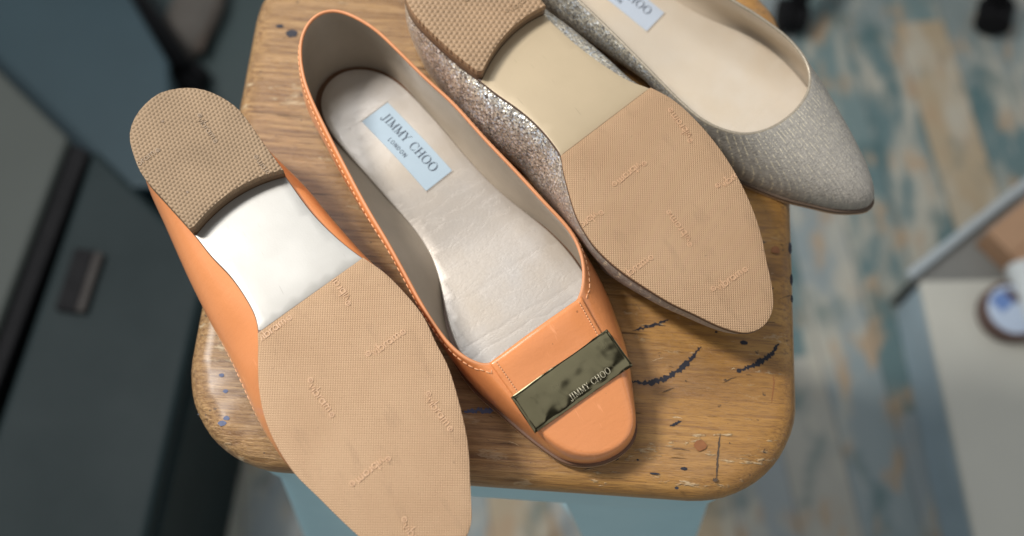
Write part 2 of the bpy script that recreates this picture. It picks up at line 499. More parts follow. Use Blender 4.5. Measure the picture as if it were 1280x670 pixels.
def vibram(mb, cx, cy, deg, xh, z, r, poly, mi=0):
    ca, sa = math.cos(R(deg)), math.sin(R(deg))
    for pl in VIB + MARKS:
        Q = [((px - 2.9) * xh, (py - .6) * xh) for px, py in pl]
        Q = [(cx + ca * a - sa * b, cy + sa * a + ca * b) for a, b in Q]
        run = []
        for q in Q + [None]:
            if q is not None and inside(poly, *q): run.append(q)
            else:
                if len(run) > 1: mb.tube([(a, b, z(a, b)) for a, b in run], r, 6, mi=mi)
                run = []

# ------------------------------------------------------------------ shoe
NU, NV = 220, 30
def sstep(a, b, x):
    t = min(1, max(0, (x - a) / (b - a))); return t * t * (3 - 2 * t)

class Shoe:
    def __init__(s, sole, topl, breast, junction, throat_x, bulge):
        C = spline(sole)
        k = int(np.argmin(C[:, 0])); C = np.roll(C, -k, 0)
        s.sole = smooth_closed(resample(C, 420), 2)
        k = int(np.argmin(s.sole[:, 0])); s.sole = np.roll(s.sole, -k, 0)
        T = spline(topl)
        k = int(np.argmin(T[:, 0])); T = np.roll(T, -k, 0)
        s.top = smooth_closed(resample(T, 420), 4)
        s.flat = None
        s.breast, s.junction, s.tx, s.bulge = breast, junction, throat_x, bulge
    # heights (cm) above the ground plane
    def zf(s, x):
        z = 1.0 + (.31 - 1.0) * sstep(5.6, 12.6, x)
        if x > 20: z += .35 * ((x - 20) / 5.4) ** 2
        return z
    def zg(s, x): return .35 * ((x - 20) / 5.4) ** 2 if x > 20 else 0.
    def first(s, C, x, side):
        n = len(C); half = range(n // 2) if side < 0 else range(n - 1, n // 2, -1)
        for i in half:
            if C[i, 0] >= x: return i
    def shell(s):
        S, T = s.sole, s.top
        tc = int(np.argmax(T[:, 0] - .02 * abs(T[:, 1] + .5)))
        kS = [0, s.first(S, 8, -1), s.first(S, s.tx[0] + .3, -1), int(np.argmax(S[:, 0])), s.first(S, s.tx[1] + .3, 1), s.first(S, 8, 1)]
        kT = [0, s.first(T, 8, -1), s.first(T, s.tx[0] - .9, -1), tc, s.first(T, s.tx[1] - .9, 1), s.first(T, 8, 1)]
        us = [0, .17, .37, .5, .63, .83]
        P = keyed(S, kS, us, NU); Q = keyed(T, kT, us, NU)
        N2 = normals2(P)
        G = np.zeros((NU, NV, 3)); v = np.linspace(0, 1, NV)[:, None]
        for i in range(NU):
            u = i / NU
            d = min(u, 1 - u)
            w = sstep(.30, .43, d)                     # 0 side wall, 1 vamp
            x = P[i, 0]
            b = N2[i]
            bl = s.bulge[0] if u < .5 else s.bulge[1]
            waist = math.exp(-abs((x - 8.2) / 4.4) ** 2.6)
            p0 = np.array([P[i, 0] - b[0] * .12, P[i, 1] - b[1] * .12, s.zf(x)])
            p3 = Q[i]
            H = p3[2] - p0[2]
            heel = 1 - sstep(.0, .10, d)
            out = .30 + 1.15 * bl * waist + .10 * heel
            a1 = p0 + np.array([b[0] * out, b[1] * out, .34 * H * (1 - .6 * waist)])
            a2 = p3 + np.array([b[0] * (.18 + .12 * heel + .55 * bl * waist), b[1] * (.18 + .12 * heel + .55 * bl * waist), -.30 * H])
            D = p0 - p3
            f1 = p0 + np.array([b[0] * .20, b[1] * .20, (.62 if s.flat else .35) * H])
            f2 = p3 + np.array([D[0] * .82, D[1] * .82, (-.18 if s.flat else -.42) * H])
            p1 = a1 * (1 - w) + f1 * w; p2 = a2 * (1 - w) + f2 * w
            G[i] = (1 - v)**3 * p0 + 3 * (1 - v)**2 * v * p1 + 3 * (1 - v) * v * v * p2 + v**3 * p3
        if s.flat:
            # the square toe has a flat top: everything above a sloping plane is pressed down to it
            z0, x0, sl = s.flat
            for i in range(NU):
                for j in range(NV):
                    x, y, z = G[i, j]
                    if x > 17.2:
                        zp = z0 - sl * (x - x0) - .014 * (y + .4) ** 2
                        k = .22; h_ = max(0., min(1., .5 + .5 * (zp - z) / k))
                        zn = zp + (z - zp) * h_ - k * h_ * (1 - h_)
                        f_ = sstep(18.4, 19.8, x)
                        G[i, j, 2] = z + (zn - z) * f_
        # soften along the outline (keeps the rim)
        for _ in range(3):
            G = .5 * G + .25 * (np.roll(G, 1, 0) + np.roll(G, -1, 0))
        du = np.roll(G, -1, 0) - np.roll(G, 1, 0)
        dv = np.gradient(G, axis=1)
        n = np.cross(du, dv); n /= np.linalg.norm(n, axis=2)[:, :, None] + 1e-9
        s.G, s.n, s.P = G, n, P
        return G, n
    def build(s, root, flip, mats, label_args=None, vib=None, heelvib=None, strap=None, stitch=True):
        G, n = s.shell()
        B = lambda mb, name, m, par=root, **k: mb.build(name, m, par, flipz=flip, scale=CM, **k)
        t = .17
        # ---- upper: outer skin and rolled rim
        mb = MB(); mb.grid(G, True)
        inner = G - n * t
        rim = []
        rn = n[:, -1]; up = np.gradient(G, axis=1)[:, -1]; up /= np.linalg.norm(up, axis=1)[:, None]
        for i in range(NU):
            row = []
            for k in range(7):
                a = math.pi * k / 6
                row.append(G[i, -1] - rn[i] * t * .5 + rn[i] * t * .5 * math.cos(a) + up[i] * t * .6 * math.sin(a))
            rim.append(row)
        mb.grid(rim, True, 1)
        upper = B(mb, 'upper', [mats['upper'], mats['edge']])
        # ---- lining
        mb = MB(); mb.grid(inner, True)
        # lasting margin closing the inside under the footbed
        zf = s.zf
        B(mb, 'lining', mats['lining'])
        # ---- footbed
        # follow the inside of the shell just above the sole
        ring_ = []
        for i in range(NU):
            zz = zf(s.P[i, 0]) + .30
            col_ = inner[i]; k = int(np.argmax(col_[:, 2] >= zz)); k = max(k, 1)
            f_ = (zz - col_[k - 1, 2]) / max(1e-6, col_[k, 2] - col_[k - 1, 2])
            ring_.append(col_[k - 1, :2] + (col_[k, :2] - col_[k - 1, :2]) * min(1, max(0, f_)))
        ring_ = smooth_closed(resample(smooth_closed(np.array(ring_), 8), 160), 16)
        ins = inset(ring_, .13)
        mb = MB()
        def zt(x, y): return zf(x) + .36 + .0 * y
        def zt2(x, y):
            return zf(x) + .33
        slab(mb, ins, lambda x, y: zf(x) + .16, zt2, .40, .06)
        foot = B(mb, 'insole', mats['insole'])
        # ---- sewn name label on the footbed
        if label_args:
            (ax, ay), ang, Lw, Lh, m_lab, seen = label_args
            ca, sa = math.cos(ang), math.sin(ang)
            loc = lambda a, b: (ax + ca * a - sa * b, ay + sa * a + ca * b)
            mb = MB(); rows = []
            for i in range(41):
                rows.append([(*loc(Lw * i / 40, Lh * j / 14), zt2(*loc(Lw * i / 40, Lh * j / 14)) + .028) for j in range(15)])
            mb.grid(rows)
            # turned edge
            edge = [loc(a, b) for a, b in [(Lw * i / 40, 0) for i in range(41)] + [(Lw, Lh * j / 14) for j in range(1, 15)] + [(Lw * i / 40, Lh) for i in range(39, -1, -1)] + [(0, Lh * j / 14) for j in range(13, 0, -1)]]
            mb.tube([(x, y, zt2(x, y) + .014) for x, y in edge], .018, 6, True)
            lz = lambda x, y: zt2(x, y) + .031
            cap = .56 * Lh / 1.75
            w = text_w('JIMMY CHOO', GL, cap, .06)
            cap *= 4.02 / w * Lw / 5.0
            letters(mb, 'JIMMY CHOO', GL, loc((Lw - 4.02 * Lw / 5.0) / 2, Lh * .50), ang, cap, .06, lz, mi=1)
            c2 = .25; w2 = text_w('LONDON', SANS, c2, .16); c2 *= 1.36 / w2
            letters(mb, 'LONDON', SANS, loc((Lw - 1.36) / 2 - .15, Lh * .17), ang, c2, .16, lz, mi=1)
            # chain of stitches along the two short ends of the label
            for a in (-.06, Lw + .07):
                m = 15
                for k in range(m):
                    b0, b1 = (-.06 + (Lh + .12) * (k + q) / m for q in (.12, .88))
                    mb.tube([(*loc(a, b), zt2(*loc(a, b)) + h) for b, h in ((b0, .0), ((b0 + b1) / 2, .024), (b1, .0))], .016, 5, mi=2)
            B(mb, 'name_label', [m_lab, M_INK, mats['insole_thread']], foot)
        # ---- outsole
        outl = s.sole[::2]
        mb = MB(); slab(mb, outl, lambda x, y: zf(x) - .17, lambda x, y: zf(x) + .035, .6, .035)
        B(mb, 'outsole', mats['welt'])
        # ---- pieces under the sole
        iL, iR = s.first(s.sole, s.breast[0], -1), s.first(s.sole, s.breast[1], 1)
        jL, jR = s.first(s.sole, s.junction[0], -1), s.first(s.sole, s.junction[1], 1)
        def cut(a, b, dep, m=26):
            a = s.sole[a]; b = s.sole[b]; q = []
            for k in range(1, m):
                u = k / m; p = a + (b - a) * u
                q.append((p[0] - dep * 4 * u * (1 - u), p[1]))
            return q
        heel_poly = list(map(tuple, s.sole[iR:][::3])) + list(map(tuple, s.sole[:iL + 1:3])) + cut(iL, iR, s.breast[2])
        heel_poly = np.array(heel_poly)
        mb = MB(); slab(mb, heel_poly, lambda x, y: .42, lambda x, y: zf(x) - .165, .6, .03)
        hb = B(mb, 'heel_block', mats['heel'])
        mb = MB(); slab(mb, heel_poly, lambda x, y: .0, lambda x, y: .425, .35, .045)
        if heelvib:
            for a in heelvib: vibram(mb, *a, .20, lambda x, y: -.012, .03, heel_poly, 2)
        # two small nails left in the lift
            for (cx, cy) in s.nails: mb.lathe([(.0, -.02), (.06, -.02), (.075, .01)], 12, 1, Matrix.Translation((cx, cy, 0)))
        B(mb, 'heel_lift', [mats['lift'], mats['heel'], mats['heel_emb']], hb, angle=R(40))
        seg1 = s.sole[iL:jL + 1:2]; seg2 = s.sole[jR:iR + 1:2]
        sh = np.array(list(map(tuple, seg1)) + cut(jL, jR, 0.) + list(map(tuple, seg2)) + [q for q in cut(iL, iR, s.breast[2])[::-1]])
        shi = sh - normals2(sh) * .03
        mb = MB(); slab(mb, shi, lambda x, y: zf(x) - .19 - .04 * math.exp(-((x - 9) / 2.5) ** 2) * (1 - (y / 3) ** 2), lambda x, y: zf(x) - .172, .4, .02)
        B(mb, 'shank', mats['shank'])
        hp = np.array(list(map(tuple, s.sole[jL:jR + 1:2])) + cut(jL, jR, 0.)[::-1])
        bot = lambda x, y: s.zg(x) + .02 * math.exp(-((x - 12.4) / .3) ** 2)
        mb = MB(); slab(mb, hp, bot, lambda x, y: zf(x) - .172, .5, .03)
        if vib:
            for a in vib: vibram(mb, *a, .235, lambda x, y: bot(x, y) - .014, .027, hp, 1)
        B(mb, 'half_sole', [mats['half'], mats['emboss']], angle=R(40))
        # ---- stitching along the topline
        if stitch:
            mb = MB()
            path = np.array([G[i, -1] * .0 + G[i, -3] for i in range(NU)])
            j = 24
            off = []
            for i in range(NU):
                seg = G[i]; L = 0; k = NV - 1
                while k > 1 and L < .24:
                    L += np.linalg.norm(seg[k] - seg[k - 1]); k -= 1
                off.append(seg[k] + n[i, k] * .012)
            off = resample(np.array(off), 2600)
            tot = np.linalg.norm(np.diff(np.r_[off, off[:1]], axis=0), axis=1).sum()
            cnt = int(tot / .30)
            for c in range(cnt):
                a = int(2600 * (c + .1) / cnt); b = int(2600 * (c + .82) / cnt)
                p, q = off[a], off[min(b, 2599)]
                if strap and strap['hide'](p): continue
                mb.tube([p, (p + q) / 2, q], .026, 5)
            B(mb, 'topline_stitching', mats['thread'])
        # ---- strap and metal plate on the vamp
        if strap:
            bm = bmesh.new()
            vs = [[bm.verts.new(G[i, j]) for j in range(NV)] for i in range(NU)]
            for i in range(NU):
                for j in range(NV - 1):
                    bm.faces.new((vs[i][j], vs[(i + 1) % NU][j], vs[(i + 1) % NU][j + 1], vs[i][j + 1]))
            bvh = BVHTree.FromBMesh(bm)
            def hgt(x, y):
                h = bvh.ray_cast(Vector((x, y, 9)), Vector((0, 0, -1)))
                return h[0].z if h[0] is not None else None
            (a0, a1, b1, b0) = [np.array(q) for q in strap['quad']]   # throat -y, throat +y, front +y, front -y
            rows = []; NI, NJ = 60, 26
            for i in range(NI + 1):
                row = []
                for j in range(NJ + 1):
                    s0 = a0 + (a1 - a0) * i / NI; s1 = b0 + (b1 - b0) * i / NI
                    p = s0 + (s1 - s0) * j / NJ
                    z = hgt(*p)
                    row.append([p[0], p[1], z])
                rows.append(row)
            # bridge gaps past the rim
            for row in rows:
                ok = [j for j in range(NJ + 1) if row[j][2] is not None]
                for j in range(NJ + 1):
                    if row[j][2] is None: row[j][2] = row[min(ok, key=lambda k: abs(k - j))][2]
            A = np.array(rows, float)
            for _ in range(6):
                Z = np.pad(A[:, :, 2], 1, mode='edge')
                A[:, :, 2] = .4 * A[:, :, 2] + .15 * (Z[2:, 1:-1] + Z[:-2, 1:-1] + Z[1:-1, 2:] + Z[1:-1, :-2])
            th = .13
            topg = A.copy(); topg[:, :, 2] += th
            for (i, j) in [(i, j) for i in range(NI + 1) for j in range(NJ + 1)]:
                e = min(i, NI - i, j)
                if e == 0: topg[i, j, 2] -= .06
            mb = MB(); mb.grid(topg.tolist())
            lowg = A.copy(); lowg[:, :, 2] -= .12
            ring = [(i, 0) for i in range(NI + 1)] + [(NI, j) for j in range(1, NJ + 1)] + [(i, NJ) for i in range(NI - 1, -1, -1)] + [(0, j) for j in range(NJ - 1, 0, -1)]
            mb.grid([[topg[i, j].tolist(), lowg[i, j].tolist()] for i, j in ring], True)
            for i in (3, NI - 3):
                line = resample_open(topg[i, 1:], 24)
                for k in range(23):
                    p, q = line[k], line[k + 1]
                    mb.tube([p + (q - p) * .12 + (0, 0, .012), p + (q - p) * .5 + (0, 0, .02), p + (q - p) * .85 + (0, 0, .012)], .026, 5, mi=1)
            st = B(mb, 'vamp_strap', [mats['upper'], mats['thread']])
            # plate: bent rectangle of metal
            (a0, a1, b1, b0) = [np.array(q) for q in strap['plate']]
            NI, NJ = 70, 24
            row_h = lambda a, b: max(hgt(*(a + (b - a) * q)) or 0 for q in np.linspace(.12, .88, 15))
            ha, hb_ = row_h(a0, a1), row_h(b0, b1)
            hm = row_h((a0 + b0) / 2, (a1 + b1) / 2)
            lift0 = max(0, hm - (ha + hb_) / 2) + .185
            def plate(i, j, lift):
                u, v = i / NI, j / NJ
                p = a0 * (1 - u) * (1 - v) + a1 * u * (1 - v) + b1 * u * v + b0 * (1 - u) * v
                z = ha + (hb_ - ha) * v + lift0 - strap['curve'] * abs(2 * u - 1) ** 3 - .05 * (2 * v - 1) ** 4
                return np.array([p[0], p[1], z + lift])
            mb = MB()
            up_ = [[plate(i, j, .0) for j in range(NJ + 1)] for i in range(NI + 1)]
            for (i, j) in [(i, j) for i in range(NI + 1) for j in range(NJ + 1)]:
                if min(i, NI - i, j, NJ - j) == 0: up_[i][j][2] -= .025
            mb.grid(up_)
            ring = [(i, 0) for i in range(NI + 1)] + [(NI, j) for j in range(1, NJ + 1)] + [(i, NJ) for i in range(NI - 1, -1, -1)] + [(0, j) for j in range(NJ - 1, 0, -1)]
            mb.grid([[up_[i][j], up_[i][j] + np.array([0, 0, -.13])] for i, j in ring], True)
            mb.grid([[plate(i, j, -.16) for j in range(NJ + 1)] for i in range(NI + 1)])
            pl = B(mb, 'metal_plate', M_PLATE, angle=R(35))
            if not flip:
                mb = MB()
                base = plate(0, 0, 0)
                ex = (a1 - a0) / np.linalg.norm(a1 - a0); ey = (a0 - b0) / np.linalg.norm(a0 - b0)
                Lx, Ly = np.linalg.norm(a1 - a0), np.linalg.norm(a0 - b0)
                def pz(x, y):
                    d = np.array([x, y]) - b0
                    u, v = d @ ex / Lx, 1 - d @ ey / Ly
                    for _ in range(6):
                        q = plate(u * NI, v * NJ, 0)[:2] - (x, y)
                        u -= q @ ex / Lx; v += q @ ey / Ly
                    return plate(u * NI, v * NJ, .010)[2]
                cap = .30; w = text_w('JIMMY CHOO', GL, cap, .05); cap *= 2.25 / w
                o = b0 + ex * (Lx * .40) + ey * (Ly * .09)
                letters(mb, 'JIMMY CHOO', GL, tuple(o), math.atan2(ex[1], ex[0]), cap, .05, pz, .016)
                B(mb, 'raised_lettering', M_PLATE_TXT, pl)
            bm.free()

def resample_open(P, n):
    P = np.array(P); s = np.r_[0, np.cumsum(np.linalg.norm(np.diff(P, axis=0), axis=1))]
    t = np.linspace(0, s[-1], n)
    return np.stack([np.interp(t, s, P[:, k]) for k in range(3)], 1)

# ------------------------------------------------------------------ orange pair
OR_SOLE = [(0.42, 0.53), (0.08, -0.15), (-0.09, -0.92), (0.1, -1.74), (0.55, -2.51), (1.22, -3.03), (2.35, -3.3), (3.22, -3.36), (4.78, -3.06), (6.69, -2.68), (8.02, -2.49), (9.36, -2.19), (10.7, -2.07), (11.76, -2.12), (12.68, -2.46), (13.46, -2.87), (14.63, -3.43), (15.91, -3.81), (17.29, -3.93), (18.63, -3.82), (19.87, -3.48), (21.32, -3.08), (22.63, -2.65), (23.45, -2.30), (24.05, -1.75), (24.48, -1.05), (24.68, -0.3), (24.68, 0.4), (24.50, 1.02), (24.08, 1.50), (23.45, 1.86), (22.52, 2.36), (21.2, 3.03), (19.55, 3.59), (17.93, 3.99), (16.78, 4.07), (15.41, 4.20), (14.01, 4.02), (12.77, 3.72), (11.58, 3.22), (10.37, 2.80), (8.57, 2.4), (6.08, 2.20), (4.56, 2.06), (3.13, 1.96), (2.37, 1.84), (1.66, 1.55), (0.94, 1.09)]
OR_TOP = [(0.14, 0.05, 5.65), (-0.18, -0.65, 5.7), (-0.10, -1.43, 5.65), (0.5, -2.3, 5.5), (1.85, -3.06, 5.3), (3.17, -3.42, 5.1), (5.13, -3.65, 4.85), (7.33, -3.83, 4.6), (9.55, -3.98, 4.35), (11.33, -4.02, 4.15), (12.95, -4.11, 3.95), (14.49, -4.21, 3.8), (15.95, -4.22, 3.68), (17.13, -4.10, 3.6), (18.14, -3.70, 3.6), (18.75, -2.9, 3.65), (18.67, -0.51, 3.8), (18.32, 2.0, 3.65), (17.35, 2.98, 3.6), (16.42, 3.43, 3.6), (15.53, 3.60, 3.68), (14.8, 3.55, 3.8), (13.52, 3.31, 4.0), (11.57, 3.02, 4.2), (9.35, 2.65, 4.4), (6.98, 2.32, 4.65), (5.29, 1.88, 4.9), (3.16, 1.40, 5.3), (2.08, 1.12, 5.5), (1.4, 0.83, 5.6), (0.76, 0.49, 5.65)]
o_mats = dict(heel_emb=plain('taupe_emboss', (.36, .26, .17), .6), upper=M_ORANGE, edge=M_ORANGE_EDGE, lining=M_LINING_O, insole=M_INSOLE_O, welt=M_WELT, heel=M_HEEL, lift=M_LIFT_O, shank=M_SHANK_O, half=M_HALF_O, emboss=M_EMBOSS_O, thread=M_THREAD_O, insole_thread=plain('label_thread', (.42, .36, .30), .7))
strap = dict(quad=[(18.62, -3.02), (18.22, 2.14), (21.4, 2.0), (21.6, -2.75)], plate=[(20.35, -3.0), (20.02, 2.33), (21.9, 2.50), (22.12, -2.88)], curve=.07,
             hide=lambda p: p[0] > 18.0 and -3.05 < p[1] < 2.2)
orange = Shoe(OR_SOLE, OR_TOP, (6.69, 6.10, .5), (12.3, 11.65), (19.2, 18.9), (.65, .85))
orange.flat = (3.78, 18.7, .36)
orange.nails = [(5.0, -2.0), (1.3, -1.4)]
orange_up = Shoe(OR_SOLE, OR_TOP, (6.69, 6.10, .5), (12.3, 11.65), (19.2, 18.9), (.65, .25))
orange_up.nails = []; orange_up.flat = orange.flat
r = empty('shoe', (-.1555, .2731, .0600), (0, R(5.4), R(-58.31)), 'orange leather flat lying upside down with its tan sole facing up', 'shoe', 'pair of orange flats')
OR_VIB = [(12.61, -1.75, 99), (12.38, 1.69, -173), (15.69, 2.18, 98), (16.3, -1.38, 8), (19.42, 2.63, 7), (20.1, -1.07, -80), (23.46, -.86, 8)]
orange.build(r, True, o_mats, vib=OR_VIB, heelvib=[(2.62, .17, 7), (2.6, -3.0, 102), (5.8, 1.5, -173)], strap=strap)
r = empty('shoe', (-.0850, .3185, .0008), (0, 0, R(-57.35)), 'orange leather flat standing upright, square toe with a dark metal plate', 'shoe', 'pair of orange flats')
orange_up.build(r, False, o_mats, label_args=((3.71, -1.28), R(8.9), 5.02, 1.66, M_LABEL_W, None), strap=strap)

# ------------------------------------------------------------------ glitter pair
GL_SOLE = [(12.58, -2.64), (13.0, -2.90), (13.58, -3.17), (14.54, -3.58), (15.3, -3.86), (16.08, -4.02), (16.97, -4.09), (17.97, -3.98), (18.86, -3.76), (19.55, -3.53), (21.11, -2.93), (22.1, -2.39), (23.29, -1.73), (24.05, -1.1), (24.31, -0.61), (24.34, 0.07), (23.95, 0.8), (23.03, 1.45), (22.16, 1.90), (20.82, 2.62), (19.1, 3.25), (17.18, 3.65), (15.26, 3.74), (13.44, 3.53), (12.23, 3.04), (11.22, 2.46), (9.32, 1.95), (7.96, 1.74), (5.94, 1.56), (4.27, 1.56), (2.56, 1.45), (1.29, 1.11), (0.26, 0.4), (-0.25, -0.69), (-0.08, -2.1), (0.79, -3.33), (1.75, -3.85), (2.66, -3.97), (3.55, -3.90), (4.71, -3.74), (5.76, -3.54), (6.89, -3.26), (8.15, -3.02), (9.2, -2.76), (10.35, -2.58), (11.25, -2.54), (11.84, -2.56)]
GL_TOP = [(-.1, -1.0, 5.65), (0.05, -1.9, 5.6), (.6, -2.7, 5.5), (1.7, -3.35, 5.3), (3.2, -3.75, 5.1), (5.0, -3.95, 4.85), (7.0, -4.03, 4.65), (8.97, -4.07, 4.4), (10.68, -4.15, 4.2), (12.67, -4.26, 3.95), (14.4, -4.36, 3.75), (15.79, -4.36, 3.65), (16.84, -4.10, 3.6), (17.84, -3.52, 3.6), (18.55, -2.44, 3.62), (18.86, -0.94, 3.65), (18.66, 0.55, 3.62), (18.12, 1.45, 3.6), (17.42, 1.98, 3.65), (16.14, 2.26, 3.8), (14.18, 2.08, 4.05), (12.64, 1.75, 4.25), (10.5, 1.45, 4.4), (8.3, 1.28, 4.55), (6, 1.15, 4.8), (4, 1.0, 5.05), (2.4, .72, 5.35), (1.2, .35, 5.5), (.4, -.2, 5.6)]
g_mats = dict(heel_emb=plain('tan_emboss', (.36, .24, .14), .6), upper=M_GLITTER, edge=M_GLITTER_EDGE, lining=M_LINING_G, insole=M_INSOLE_G, welt=M_WELT_G, heel=M_HEEL, lift=M_LIFT_G, shank=M_SHANK_G, half=M_HALF_G, emboss=M_EMBOSS_G, thread=M_GLITTER_EDGE, insole_thread=o_mats['insole_thread'])
glit = Shoe(GL_SOLE, [(x, max(y, -3.35 if x > 9 else -3.8), z) for x, y, z in GL_TOP], (6.95, 5.75, .5), (12.45, 12.2), (18.4, 18.2), (.7, 1.7))
glit.nails = [(5.6, -2.3)]
r = empty('shoe', (-.0305, .3591, .0600), (0, R(5.6), R(-53.39)), 'champagne glitter flat lying upside down showing its tan sole', 'shoe', 'pair of glitter flats')
GL_VIB = [(14.61, 2.97, 178), (15.09, -.57, -84), (18.07, 3.3, 92), (18.6, -.35, 179), (21.82, -.07, 91), (18.9, -3.25, 92), (15.86, -3.73, -84)]
glit.build(r, True, g_mats, vib=GL_VIB, heelvib=[(5.0, .55, 96), (2.6, -1.4, -1)], stitch=False)
r = empty('shoe', (.0085, .4105, .0008), (0, 0, R(-44.8)), 'champagne glitter flat standing upright, pointed grey toe overhanging the stool', 'shoe', 'pair of glitter flats')
GL_SOLE_B = [{(15.26, 3.74): (15.3, 3.62), (17.18, 3.65): (17.2, 3.35), (19.1, 3.25): (19.1, 2.72), (20.82, 2.62): (20.8, 2.02), (22.16, 1.90): (22.2, 1.40), (23.03, 1.45): (23.2, .86), (23.95, 0.8): (24.0, .30), (24.34, 0.07): (24.40, -.20), (24.31, -0.61): (24.36, -.58), (24.05, -1.1): (24.1, -.98)}.get(q, q) for q in GL_SOLE]
glit = Shoe(GL_SOLE_B, GL_TOP, (6.95, 5.75, .5), (12.45, 12.2), (18.4, 18.2), (.75, .6))
glit.nails = []
glit.build(r, False, g_mats, label_args=((4.58, -1.10), R(4.1), 5.02, 1.50, M_LABEL_W2, None), stitch=False)

# ------------------------------------------------------------------ stool
ZFLOOR = -.70
def wood_mat():
    t = NT('worn_honey_wood')
    g = t.co(scale=(1, 9, 9))                       # grain runs along the local x axis
    raw = t.co()
    n1 = t.noise(g, 9, 6, .62, .7)
    n2 = t.noise(t.co(scale=(1, 26, 26)), 22, 5, .65)
    n3 = t.noise(raw, 5, 3)
    c = t.ramp(n1, [(.25, (.11, .045, .010)), (.41, (.26, .122, .024)), (.55, (.38, .190, .040)), (.76, (.47, .265, .068))])
    c = t.mix(t.ramp(n2, [(.34, .8), (.50, 0.)]), c, (.16, .070, .022))
    c = t.mix(t.ramp(n3, [(.40, 0.), (.68, .45)]), c, (.52, .27, .085))
    # worn greyed blotches, plus pale glare painted into the colour towards local -x
    sx = t.n.new('ShaderNodeSeparateXYZ'); t.link(raw, sx.inputs[0])
    blot = t.noise(t.co(scale=(1, 2.2, 1)), 13, 5, .6)
    left = t.math('SUBTRACT', .26, t.math('MULTIPLY', sx.outputs[0], 2.6))
    wear_glare = t.ramp(t.math('ADD', t.math('MULTIPLY', blot, .75), left), [(.42, 0.), (.68, 1.)])
    grey = t.mix(t.ramp(n2, [(.38, 0.), (.6, 1.)]), (.125, .066, .028), (.42, .275, .14))
    c = t.mix(t.math('MULTIPLY', wear_glare, .55), c, grey)
    # paint and scuff flecks along the grain
    fl = t.noise(t.co(scale=(1, 3.2, 1)), 55, 4, .7)
    patch = t.ramp(t.noise(t.co(scale=(.7, 1.4, 1)), 13, 2), [(.40, 0.), (.55, 1.)])
    fleck = t.math('MULTIPLY', t.ramp(fl, [(.595, 0.), (.66, 1.)]), patch)
    c = t.mix(t.math('MULTIPLY', fleck, .6), c, (.62, .49, .31))
    dk = t.ramp(t.noise(raw, 150, 3, .6), [(.675, 0.), (.715, .85)])
    c = t.mix(dk, c, (.035, .022, .015))
    crack = t.ramp(t.noise(t.co(scale=(1, 22, 22), loc=(.4, 0, 0)), 14, 4, .7), [(.66, 0.), (.71, 1.)])
    c = t.mix(t.math('MULTIPLY', crack, .8), c, (.07, .035, .015))
    h = t.math('ADD', t.math('MULTIPLY', n2, t.math('MULTIPLY_ADD', wear_glare, 1.3, .3)), t.math('ADD', t.math('MULTIPLY', crack, -.8), t.math('MULTIPLY', fleck, .5)))
    fine = t.noise(t.co(scale=(1, 14, 14)), 120, 4, .7)
    c = t.mix(t.ramp(fine, [(.36, .55), (.50, 0.)]), c, (.12, .055, .018))
    h = t.math('ADD', h, t.math('MULTIPLY', fine, .35))
    rough = t.math('ADD', t.math('MULTIPLY_ADD', n2, .25, .24), t.math('MULTIPLY', wear_glare, .06))
    return t.out(Base_Color=c, Roughness=rough, Normal=t.bump(h, .75, .0012), Coat_Weight=.25, Coat_Roughness=.28)
M_WOOD = wood_mat()
M_MARK = plain('blue_black_marker', (.012, .012, .022), .6, var=.3)
M_MARK2 = plain('brown_pencil', (.085, .055, .035), .8)
M_RUST = plain('rust_stain', (.32, .12, .035), .6, var=.5, scale=300)
M_BLUEINK = plain('blue_ink', (.10, .13, .24), .6, var=.5, scale=300)
M_BLUE = plain('pale_blue_painted_steel', (.47, .76, .86), .42, .0, var=.15, scale=25, bump=.08, bscale=90, bdist=.001)

a4 = R(-4)
c0 = np.array([-15.8, 11.1]); ex = np.array([math.cos(a4), math.sin(a4)]); ey = np.array([-math.sin(a4), math.cos(a4)])
SIDE, SW = 29.05, 29.4
def rrect(x0, y0, x1, y1, r, n=14):
    q = []
    for cx, cy, a in ((x1 - r, y0 + r, -90), (x1 - r, y1 - r, 0), (x0 + r, y1 - r, 90), (x0 + r, y0 + r, 180)):
        for k in range(n + 1):
            b = R(a + 90 * k / n); q.append((cx + r * math.cos(b), cy + r * math.sin(b)))
    return q
stool_c = c0 + ex * SIDE / 2 + ey * SW / 2
stool = empty('stool', (stool_c[0] * CM, stool_c[1] * CM, ZFLOOR), (0, 0, a4), 'worn square wooden stool on pale blue metal legs under the four shoes', 'stool')
Zs = -ZFLOOR   # seat top above the stool's base
h1, h2 = SIDE / 2 * CM, SW / 2 * CM
def seat_mesh():
    mb = MB()
    rows = []
    prof = [(.060, 0), (.030, 0.0), (.012, .0), (.0075, -.0006), (.0042, -.0020), (.0018, -.0044), (.0004, -.0075), (0, -.011), (.0004, -.0145), (.0018, -.0176), (.0045, -.0200), (.009, -.0212), (.03, -.0215)]
    for i in range(4 * 15):
        row = []
        for ins_, z in prof:
            rr = max(.05 - ins_, .004)
            q = rrect(-h1 + ins_, -h2 + ins_, h1 - ins_, h2 - ins_, rr)[i]
            # edges worn a little unevenly
            wob = .0005 * math.sin(i * 1.7) + .0004 * math.sin(i * .61)
            row.append((q[0], q[1], Zs + z + (wob if ins_ < .01 else 0)))
        rows.append(row)
    mb.grid(rows, True)
    top = [r_[0] for r_ in rows]; bot = [r_[-1] for r_ in rows]
    mb.add(top, [tuple(range(len(top)))]); mb.add(bot, [tuple(range(len(bot)))[::-1]])
    return mb
mb = seat_mesh()
L2 = lambda p: ((p[0]) * CM - h1, (p[1]) * CM - h2)
_mk = [0]
